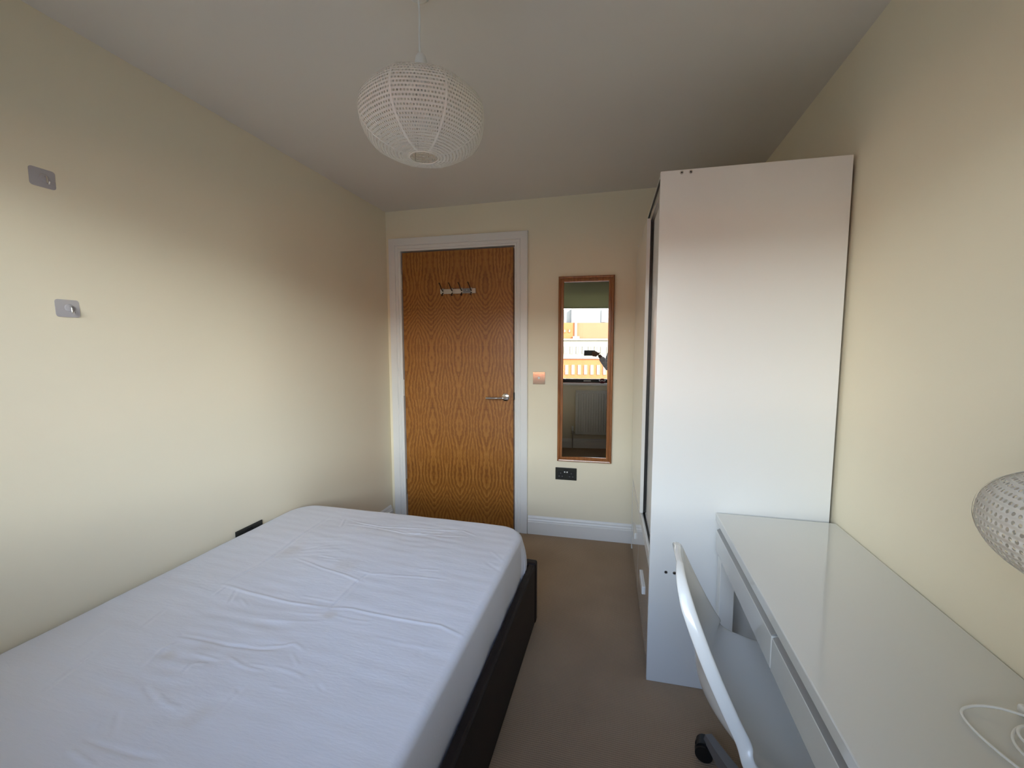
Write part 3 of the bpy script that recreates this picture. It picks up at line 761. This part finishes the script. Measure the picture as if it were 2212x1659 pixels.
# ------------------------------------------------------------------ coiled cable on the desk
zc_ = DZ
cb = []
pts = [(2.345, -1.985, .012), (2.300, -1.968, .012), (2.262, -1.966, .006), (2.236, -1.986, .003), (2.236, -2.040, .003), (2.262, -2.100, .003), (2.330, -2.145, .004), (2.385, -2.110, .008),
       (2.392, -2.040, .010), (2.350, -2.000, .010), (2.305, -1.998, .010), (2.272, -2.030, .007), (2.276, -2.075, .005), (2.320, -2.118, .006), (2.375, -2.090, .012), (2.378, -2.035, .014), (2.340, -2.012, .016), (2.300, -2.006, .016), (2.284, -2.026, .011), (2.300, -2.060, .009), (2.345, -2.095, .010), (2.385, -2.075, .016), (2.372, -2.020, .019), (2.332, -1.992, .010)]
pts = [(x, y, zc_+z+.002) for x, y, z in pts]
cbt = thing('power_cable', 'loose coil of white cable lying on the white desk', 'cable')
tube('cable_coil', spline(pts, 8), .0022, 'white_plastic', cbt, n=8)
bm = bmesh.new(); box_bm(bm, 2.332, 2.352, -1.978, -1.948, zc_+.001, zc_+.017, .005, 3)
from_bm('inline_switch', bm, 'white_plastic', cbt)

# ------------------------------------------------------------------ swivel chair
ch = thing('swivel_chair', 'white plastic shell swivel chair pushed up to the desk', 'chair', (2.0546, -1.7158, 0), (0, 0, -.0629))
prof = [(-.2625, .724, .048, .002), (-.263, .717, .086, .005), (-.260, .700, .118, .010), (-.252, .668, .144, .018), (-.240, .628, .165, .028), (-.223, .580, .186, .040), (-.214, .530, .204, .062), (-.206, .488, .217, .080), (-.186, .456, .228, .082),
        (-.150, .434, .238, .072), (-.095, .422, .245, .058), (0.00, .416, .250, .045), (.07, .421, .248, .032), (.13, .424, .236, .026), (.17, .422, .215, .020), (.195, .412, .185, .010)]
prof = [(x*.8208-.0088*(z-.42), .4235+(z-.42)*1.2306, w*.9264, c) for x, z, w, c in prof]
def lerp_prof(n=5):
    P = [Vector((a, b, c, d)) for a, b, c, d in prof]; out = []
    for i in range(len(P)-1):
        p0, p1, p2, p3 = P[max(i-1, 0)], P[i], P[i+1], P[min(i+2, len(P)-1)]
        for j in range(n):
            t = j/n; out.append(.5*((2*p1)+(p2-p0)*t+(2*p0-5*p1+4*p2-p3)*t*t+(3*p1-p0-3*p2+p3)*t*t*t))
    return out+[P[-1]]
LP = lerp_prof()
US = [(-1.0, 1.0), (-.94, .90), (-.86, .76), (-.76, .60), (-.64, .43), (-.50, .27), (-.34, .13), (-.17, .03), (0, 0)]
US = US+[(-a, b) for a, b in US[-2::-1]]
NV = []
for i, p in enumerate(LP):
    q0, q1 = LP[max(i-5, 0)], LP[min(i+5, len(LP)-1)]
    tv = Vector((q1.x-q0.x, q1.y-q0.y)).normalized(); NV.append(Vector((-tv.y, tv.x)))
NV = [sum((NV[j] for j in range(max(0, i-5), min(len(NV), i+6))), Vector((0, 0))).normalized() for i in range(len(NV))]
bm = bmesh.new(); grid = []
for i, p in enumerate(LP):
    nv = NV[i]
    grid.append([bm.verts.new((p.x+nv.x*p.w*d, u*p.z, p.y+nv.y*p.w*d)) for u, d in US])
nr, nc = len(grid), len(US)
for i in range(nr-1):
    for j in range(nc-1): bm.faces.new((grid[i][j], grid[i][j+1], grid[i+1][j+1], grid[i+1][j]))
# rolled lip all round the shell
bd_ = [(0, j) for j in range(nc)]+[(i, nc-1) for i in range(1, nr)]+[(nr-1, j) for j in range(nc-2, -1, -1)]+[(i, 0) for i in range(nr-2, 0, -1)]
prev_ring = [grid[i][j] for i, j in bd_]
base_co = [v.co.copy() for v in prev_ring]
outw = []
for (i, j), c0 in zip(bd_, base_co):
    k_ = len(outw); a_, b_ = base_co[(k_-1) % len(bd_)], base_co[(k_+1) % len(bd_)]
    t_ = (b_-a_).normalized(); n_ = Vector((NV[i].x, 0, NV[i].y)); outw.append((n_.cross(t_).normalized(), n_))
cen = sum(base_co, Vector())/len(base_co)
flip = 1 if outw[nc//2][0].dot(base_co[nc//2]-cen) > 0 else -1
outw = [(sum((outw[(q+d_) % len(outw)][0] for d_ in (-2, -1, 0, 1, 2)), Vector()).normalized()*flip, outw[q][1]) for q in range(len(outw))]
for o1, d1 in ((.0045, .0025), (.0075, .009), (.0085, .020), (.0070, .032)):
    ring = [bm.verts.new(c0+ow*o1-n_*d1*min(1.0, .55+.45*i/14)) for c0, (ow, n_), (i, j) in zip(base_co, outw, bd_)]
    for q in range(len(ring)): bm.faces.new((prev_ring[q], prev_ring[(q+1) % len(ring)], ring[(q+1) % len(ring)], ring[q]))
    prev_ring = ring
o = from_bm('seat_shell', bm, 'chair', ch, smooth=True)
md = o.modifiers.new('thick', 'SOLIDIFY'); md.thickness = .005; md.offset = -1
md = o.modifiers.new('round', 'SUBSURF'); md.levels = 1; md.render_levels = 1
OX, OY = .020, .018
cyl('seat_plate', (OX, OY, .385), (OX, OY, .412), .085, 'greypaint', ch, r1=.10)
cyl('gas_column', (OX, OY, .10), (OX, OY, .39), .024, 'greypaint', ch)
lathe('column_sleeve', [(.0, .19), (.031, .19), (.033, .10), (.045, .085), (0, .085)], 'greypaint', ch, center=(OX, OY, 0))
for i in range(5):
    th = math.radians(113.6+72*i)
    c, s = math.cos(th), math.sin(th)
    bm = bmesh.new(); secs = []
    for r, w, z0, z1 in ((.02, .030, .062, .115), (.11, .026, .060, .108), (.23, .020, .058, .086), (.292, .016, .060, .078)):
        secs.append([bm.verts.new((OX+r*c-yy*s, OY+r*s+yy*c, zz)) for yy, zz in ((-w, z0), (w, z0), (w*.7, z1), (-w*.7, z1))])
    for A, B in zip(secs, secs[1:]):
        for j in range(4): bm.faces.new((A[j], A[(j+1) % 4], B[(j+1) % 4], B[j]))
    bm.faces.new(secs[0]); bm.faces.new(secs[-1])
    from_bm('base_arm', bm, 'greypaint', ch)
    R0 = .285; fx, fy = OX+R0*c, OY+R0*s
    ca = bpy.data.objects.new('caster', None)
    sw = th+1.0; px, py = math.cos(sw), math.sin(sw); ax = Vector((-py, px, 0))
    ctr = Vector((fx, fy, .028))+Vector((px, py, 0))*.014
    hb = cyl('caster', (fx, fy, .030), (fx, fy, .066), .010, 'black', ch, n=14)
    for sg in (-1, 1):
        bm = bmesh.new(); a = ctr+ax*sg*.007; b = ctr+ax*sg*.026
        cyl_bm(bm, a, b, .028, .026, 24)
        _shade(from_bm('wheel', bm, 'black', hb))
    bm = bmesh.new(); cyl_bm(bm, ctr-ax*.018+Vector((0, 0, .010)), ctr+ax*.018+Vector((0, 0, .010)), .024, .024, 16)
    _shade(from_bm('wheel_cover', bm, 'black', hb))

# ------------------------------------------------------------------ wall mirror
MTH, MTI = .0804, .012     # hangs a touch askew, as its reflection shows
mx0, mx1, mz0, mz1 = 1.2612, 1.6244, .5439, 1.7886
mcx, mcz = (mx0+mx1)/2, (mz0+mz1)/2
hw, hh_ = (mx1-mx0)/2, (mz1-mz0)/2
yb = math.tan(BA)*mcx-.014
wm = thing('wall_mirror', 'tall narrow mirror in a reddish brown wooden frame beside the door', 'mirror', (mcx, yb, mcz), (0, 0, BA+.020))
FW = .036
FP = [(0, 0.006), (0, .010), (.004, .014), (.010, .014), (.013, .010), (.017, .010), (.021, .019), (.029, .021), (.034, .017), (FW, .010), (FW, -.004), (.0, -.004)]
sweep_frame('mirror_frame', FP, -hw+FW, hw-FW, -hh_+FW, hh_-FW, 'pine', wm)
gls = box('mirror_glass', -hw+FW-.006, hw-FW+.006, -.0015, .0015, -hh_+FW-.006, hh_-FW+.006, 'mirror', wm)
gls.rotation_euler = (-MTI, 0, MTH-(BA+.020)); gls.location = (0, -.001, 0)

# ------------------------------------------------------------------ switch and sockets
sw = thing('light_switch', 'small square polished steel light switch between the door and the mirror', 'light switch', (0, 0, 0), RB)
box('switch_plate', 1.0874, 1.1734, -.006, -.0002, 1.0688, 1.1548, 'chrome', sw, bev=.002)
lathe('rocker', [(0, .009), (.006, .009), (.009, .006), (.009, .004)], 'white_plastic', sw, loc=(1.1304, 0, 1.1125), rot=(pi/2, 0, 0), n=20)
def make_socket(name, label, loc, rot):
    """double socket in local x (width) z (height), front towards -y"""
    t = thing(name, label, 'socket', loc, rot, 'black double wall sockets')
    box('socket_plate', -.073, .073, -.006, -.0002, -.043, .043, 'black_nickel', t, bev=.002)
    for sx in (-1, 1):
        cx = sx*.036
        ins = box('socket_insert', cx-.022, cx+.022, -.0068, -.0055, -.030, .017, 'black', t, bev=.0006, seg=1)
        for (ax, az, w, h_) in ((0, .004, .004, .009), (-.011, -.018, .008, .005), (.011, -.018, .008, .005)):
            box('pin_hole', cx+ax-w/2-.001, cx+ax+w/2+.001, -.0074, -.0066, az-h_/2, az+h_/2, 'socket_hole', ins)
        r = box('rocker_switch', sx*.0085-.0055, sx*.0085+.0055, -.0095, -.0058, .008, .034, 'black', t, bev=.001, seg=1)
        box('rocker_mark', sx*.0085-.0045, sx*.0085+.0045, -.0103, -.0092, .010, .018, 'white_plastic', r, bev=.0003, seg=1)
    return t
ox, oz = 1.2487+.073, .4928-.043
make_socket('wall_socket', 'black double socket on the wall below the mirror', (ox*math.cos(BA), ox*math.sin(BA), oz), RB)
make_socket('wall_socket', 'black double socket half hidden behind the mattress on the long wall', (0, -1.268, .448), (0, 0, pi/2))

# ------------------------------------------------------------------ adhesive hooks on the long wall
def hook(name, label, yc, zc, rotx, w, h_):
    t = thing(name, label, 'hook', (0, yc, zc), (rotx, 0, pi/2), 'clear adhesive wall hooks')   # front (-y local) faces +x
    bm = bmesh.new(); vs_ = []
    r = .008
    for cx, cz, a0 in ((w-r, h_-r, 0), (-w+r, h_-r, 90), (-w+r, -h_+r, 180), (w-r, -h_+r, 270)):
        for j in range(5):
            a = math.radians(a0+22.5*j); vs_.append((cx+r*math.cos(a), cz+r*math.sin(a)))
    A = [bm.verts.new((x, -.0003, z)) for x, z in vs_]; B = [bm.verts.new((x, -.0016, z)) for x, z in vs_]; n = len(A)
    bm.faces.new(A); bm.faces.new(B[::-1])
    for j in range(n): bm.faces.new((A[j], A[(j+1) % n], B[(j+1) % n], B[j]))
    from_bm('adhesive_pad', bm, 'film', t)
    lathe('hook_boss', [(0, .006), (.007, .006), (.011, .004), (.012, .0015)], 'film', t, loc=(.004, 0, .002), rot=(pi/2, 0, 0), n=20)
    tube('metal_hook', spline([(.004, -.006, .005), (.004, -.012, .004), (.004, -.013, -.006), (.004, -.014, -.014), (.004, -.021, -.017), (.004, -.024, -.011)], 4), .0022, 'chrome', t, n=8)
hook('adhesive_hook', 'clear adhesive hook near the ceiling on the long wall', -1.896, 1.8275, 0.0, .030, .027)
hook('adhesive_hook', 'clear adhesive hook below the other one on the long wall', -1.865, 1.4465, -.05, .030, .027)

# ------------------------------------------------------------------ coat rack on the door
cr_ = thing('coat_rack', 'small silver rack with four brown hooks on the oak door', 'coat rack', (0, 0, 0), RB)
rz = 1.718
box('rack_bar', .418, .681, -.010, .0015, rz-.017, rz+.017, 'satin', cr_, bev=.002)
box('rack_plate', .590, .645, -.0115, -.0095, rz-.015, rz+.015, 'greypaint', cr_)
for i in range(4):
    x = .440+i*.0705
    h = box('hook_strap', x-.005, x+.005, -.014, -.009, rz-.021, rz+.021, 'alu', cr_, bev=.001, seg=1)
    tube('coat_hook', spline([(x, -.013, rz), (x-.003, -.026, rz+.010), (x-.012, -.045, rz+.048), (x-.016, -.050, rz+.054)], 5), .0035, 'brownmetal' if 'brownmetal' in M else 'satin', h, n=8)
    tube('lower_hook', spline([(x, -.013, rz-.012), (x, -.024, rz-.020), (x+.002, -.030, rz-.032), (x, -.040, rz-.026)], 4), .0038, 'brownmetal' if 'brownmetal' in M else 'satin', h, n=8)
cyl('screw_head', (.618, -.0125, rz+.003), (.618, -.010, rz+.003), .004, 'chrome', cr_, n=12)

# ------------------------------------------------------------------ the person taking the picture, seen in the mirror
def skin(name, verts, edges, radii, material, parent, sub=2, root=0):
    me = bpy.data.meshes.new(name); me.from_pydata(verts, edges, []); o = link_obj(name, me, material, parent)
    md = o.modifiers.new('skin', 'SKIN'); sv = me.skin_vertices[0].data
    for i, r in enumerate(radii): sv[i].radius = r if isinstance(r, tuple) else (r, r)
    sv[root].use_root = True; md.use_smooth_shade = True
    s = o.modifiers.new('sub', 'SUBSURF'); s.levels = sub; s.render_levels = sub
    return o
PXo, PYo = 2.135, -2.645
pr = thing('person', 'person in pale checked shirt and black trousers holding up a phone', 'person', (PXo, PYo, 0))
def L_(x, y, z): return (x-PXo, y-PYo, z)
# body (one continuous surface): pelvis, spine, neck, head stub, arms, legs
bv = [L_(PXo, PYo, .88), L_(PXo, PYo, 1.04), L_(PXo, PYo-.01, 1.22), L_(PXo, PYo-.01, 1.34), L_(PXo, PYo, 1.395), L_(PXo, PYo+.010, 1.445), L_(PXo, PYo+.015, 1.51),
      # left arm (towards the phone)
      L_(1.985, PYo-.01, 1.345), L_(1.962, -2.675, 1.22), L_(1.965, -2.70, 1.115), L_(1.905, -2.745, 1.19), L_(1.862, -2.785, 1.255), L_(1.835, -2.80, 1.290),
      # right arm hanging
      L_(2.285, PYo-.01, 1.345), L_(2.325, PYo, 1.20), L_(2.335, PYo+.01, 1.07), L_(2.33, PYo+.06, .94), L_(2.325, PYo+.085, .84), L_(2.322, PYo+.095, .79),
      # legs
      L_(2.057, PYo, .80), L_(2.038, PYo+.01, .46), L_(2.032, PYo-.01, .25), L_(2.030, PYo-.018, .085), L_(2.213, PYo, .80), L_(2.233, PYo+.01, .46), L_(2.238, PYo-.01, .25), L_(2.240, PYo-.018, .085)]
be = [(0, 1), (1, 2), (2, 3), (3, 4), (4, 5), (5, 6), (3, 7), (7, 8), (8, 9), (9, 10), (10, 11), (11, 12), (3, 13), (13, 14), (14, 15), (15, 16), (16, 17), (17, 18), (0, 19), (19, 20), (20, 21), (21, 22), (0, 23), (23, 24), (24, 25), (25, 26)]
br = [(.125, .09), (.115, .085), (.135, .09), (.115, .08), .055, .048, .05, .038, .036, .034, .032, .025, .026, .038, .036, .034, .032, .024, .026, .068, .050, .045, .035, .068, .050, .045, .035]
skin('body', bv, be, br, 'skin', pr)
def loft_bm(bm, secs, n=28):
    rings = [[bm.verts.new((cx+rx*math.cos(2*pi*j/n), cy+ry*math.sin(2*pi*j/n), cz)) for j in range(n)] for cx, cy, cz, rx, ry in secs]
    for A, B in zip(rings, rings[1:]):
        for j in range(n): bm.faces.new((A[j], A[(j+1) % n], B[(j+1) % n], B[j]))
    bm.faces.new(rings[0]); bm.faces.new(rings[-1])
def cloth(name, bm, material, voxel=.009):
    o = from_bm(name, bm, material, pr, smooth=True)
    md = o.modifiers.new('join', 'REMESH'); md.mode = 'VOXEL'; md.voxel_size = voxel; md.use_smooth_shade = True
    md = o.modifiers.new('soft', 'SMOOTH'); md.iterations = 8; md.factor = .5
    return o
bm = bmesh.new()
loft_bm(bm, [(0, 0, .885, .160, .120), (0, 0, .93, .158, .118), (0, 0, 1.02, .148, .110), (0, 0, 1.12, .150, .110), (0, -.005, 1.24, .166, .116), (0, -.008, 1.32, .168, .108), (0, -.006, 1.365, .135, .088), (0, 0, 1.405, .072, .066)])
tube_bm(bm, spline([L_(2.005, PYo-.008, 1.335), L_(1.962, -2.675, 1.22), L_(1.965, -2.70, 1.115)], 6), .055, 16, radii=[.064-.0012*i for i in range(13)])
tube_bm(bm, spline([L_(1.965, -2.70, 1.112), L_(1.905, -2.745, 1.19), L_(1.868, -2.778, 1.244)], 6), .046, 16, radii=[.049-.0009*i for i in range(13)])
tube_bm(bm, spline([L_(2.265, PYo-.008, 1.335), L_(2.325, PYo, 1.20), L_(2.335, PYo+.01, 1.07), L_(2.33, PYo+.06, .94), L_(2.326, PYo+.082, .865)], 6), .05, 16, radii=[.063-.0010*i for i in range(25)])
cloth('shirt', bm, 'shirt')
bm = bmesh.new()
loft_bm(bm, [(0, 0, .76, .150, .105), (0, 0, .82, .155, .112), (0, 0, .90, .150, .108), (0, 0, .96, .140, .102)])
for sg in (-1, 1):
    loft_bm(bm, [(sg*.105, -.018, .070, .062, .070), (sg*.103, -.010, .25, .060, .066), (sg*.098, .008, .46, .066, .070), (sg*.088, .004, .64, .078, .084), (sg*.078, 0, .80, .082, .098)])
cloth('trousers', bm, 'trousers')
for x in (2.02, 2.25):
    bm = bmesh.new()
    secs = []
    for y, w, h0 in ((-.095, .026, .050), (-.07, .036, .085), (-.02, .038, .095), (.04, .040, .075), (.10, .046, .052), (.15, .040, .040), (.175, .022, .025)):
        secs.append([bm.verts.new((x-PXo+w*math.cos(a)*(1 if math.sin(a) < 0 else .9), y-.02, max(0.002, h0/2+h0/2*math.sin(a)*1.05))) for a in [2*pi*j/12 for j in range(12)]])
    for A, B in zip(secs, secs[1:]):
        for j in range(12): bm.faces.new((A[j], A[(j+1) % 12], B[(j+1) % 12], B[j]))
    bm.faces.new(secs[0]); bm.faces.new(secs[-1])
    from_bm('shoe', bm, 'black', pr, smooth=True)
# head
bm = bmesh.new(); bmesh.ops.create_uvsphere(bm, u_segments=32, v_segments=24, radius=1)
for v in bm.verts:
    x, y, z = v.co
    f = 1.0-.22*max(0, -z)**1.2
    X_, Y_, Z_ = x*.076*f, y*.096, z*.117
    if y > 0:
        Y_ *= .93
        g_ = math.exp(-((x/.16)**2+((z+.10)/.22)**2)); Y_ += .022*g_            # nose
        for sx in (-1, 1): Y_ -= .010*math.exp(-(((x-sx*.42)/.2)**2+((z-.05)/.13)**2))  # eye sockets
        Y_ += .006*math.exp(-((z-.22)/.1)**2); Y_ += .008*math.exp(-((x/.3)**2+((z+.80)/.2)**2))   # brow, chin
    v.co = (X_, Y_, Z_)
hdz = 1.575
from_bm('head', bm, 'skin', pr, smooth=True, loc=(0, .033, hdz))
for sx in (-1, 1):
    bm = bmesh.new(); bmesh.ops.create_uvsphere(bm, u_segments=14, v_segments=10, radius=.0115)
    e = from_bm('eye', bm, 'eye', pr, smooth=True, loc=(sx*.031, .104, hdz+.006))
    bm = bmesh.new(); bmesh.ops.create_uvsphere(bm, u_segments=10, v_segments=8, radius=.0055)
    from_bm('iris', bm, 'black', e, smooth=True, loc=(0, .0085, 0))
    bm = bmesh.new(); bmesh.ops.create_uvsphere(bm, u_segments=14, v_segments=10, radius=1)
    for v in bm.verts: v.co = (v.co.x*.007, v.co.y*.016, v.co.z*.030)
    from_bm('ear', bm, 'skin', pr, smooth=True, loc=(sx*.074, .028, hdz))
bm = bmesh.new(); bmesh.ops.create_uvsphere(bm, u_segments=14, v_segments=8, radius=1)
for v in bm.verts: v.co = (v.co.x*.023, v.co.y*.008, v.co.z*.008)
from_bm('mouth', bm, 'lip', pr, smooth=True, loc=(0, .121, hdz-.052))
bm = bmesh.new(); bmesh.ops.create_uvsphere(bm, u_segments=32, v_segments=20, radius=1)
bmesh.ops.delete(bm, geom=[v for v in bm.verts if (v.co.y > .25 and v.co.z < .42) or v.co.z < -.55], context='VERTS')
for v in bm.verts: v.co = (v.co.x*.083, v.co.y*.103, v.co.z*.125)
o = from_bm('hair', bm, 'hair', pr, smooth=True, loc=(0, .026, hdz+.004)); md = o.modifiers.new('t', 'SOLIDIFY'); md.thickness = .008
# hands
def hand(name, wrist, palm, fingers, thumb, parent):
    v = [wrist, palm]; e = [(0, 1)]; r = [(.020, .024), (.030, .020)]
    for base, pts_ in fingers:
        prev = 1; v.append(base); r.append(.0115); e.append((prev, len(v)-1)); prev = len(v)-1
        for p in pts_: v.append(p); r.append(.0088); e.append((prev, len(v)-1)); prev = len(v)-1
    prev = 0
    for i, p in enumerate(thumb): v.append(p); r.append(.0115 if i == 0 else .0095); e.append((prev, len(v)-1)); prev = len(v)-1
    return skin(name, v, e, r, 'skin', parent, sub=2)
fs = []
for i, (z, tip) in enumerate(((1.325, 1.748), (1.306, 1.742), (1.288, 1.744), (1.272, 1.756))):
    fs.append((L_(1.797, -2.792, z), [L_(1.778, -2.782, z+.003), L_(1.760, -2.7885, z+.004), L_(tip, -2.7925, z+.003)]))
hand('hand', L_(1.842, -2.795, 1.285), L_(1.812, -2.797, 1.297), fs, [L_(1.822, -2.818, 1.312), L_(1.797, -2.830, 1.330), L_(1.768, -2.829, 1.337)], pr)
fs = []
for i, dy in enumerate((.055, .035, .015, -.005)):
    ln = (.080, .088, .084, .070)[i]
    fs.append((L_(2.322, PYo+.085+dy-.02, .735), [L_(2.316, PYo+.085+dy-.018, .735-ln*.45), L_(2.306, PYo+.083+dy-.018, .735-ln*.8), L_(2.296, PYo+.08+dy-.018, .735-ln)]))
hand('hand', L_(2.322, PYo+.095, .80), L_(2.322, PYo+.09, .765), fs, [L_(2.308, PYo+.125, .765), L_(2.302, PYo+.138, .735), L_(2.298, PYo+.142, .708)], pr)

ph = thing('phone', 'dark phone held up sideways in front of the window, seen in the mirror', 'phone', (1.716, -2.812, 1.312), (0, 0, 0))
box('phone_body', -.072, .072, -.004, .004, -.036, .036, 'phone', ph, bev=.003, seg=3)
box('screen', -.069, .069, -.0046, -.0038, -.033, .033, 'black', ph)
bp_ = box('camera_bump', -.052, -.018, .004, .0055, .0, .032, 'phone', ph, bev=.0007, seg=1)
for (x, z) in ((-.043, .023), (-.028, .009)): cyl('lens', (x, .005, z), (x, .0066, z), .0058, 'black', bp_, n=20)

pc = thing('item', 'small round maroon pouch with a white rim on the window sill', 'item', (1.905, YW+.004, WZ0))  # unidentified round maroon thing in the mirror, its form is a guess
lathe('item_body', [(0, .0), (.022, .001), (.036, .012), (.042, .032), (.036, .052), (.020, .064), (0, .067)], 'maroon', pc, n=28)
tube('white_rim', [(.041*math.cos(t*pi/14), .041*math.sin(t*pi/14), .036+.004*math.sin(t)) for t in range(28)], .004, 'white_plastic', pc, n=8, closed=True)
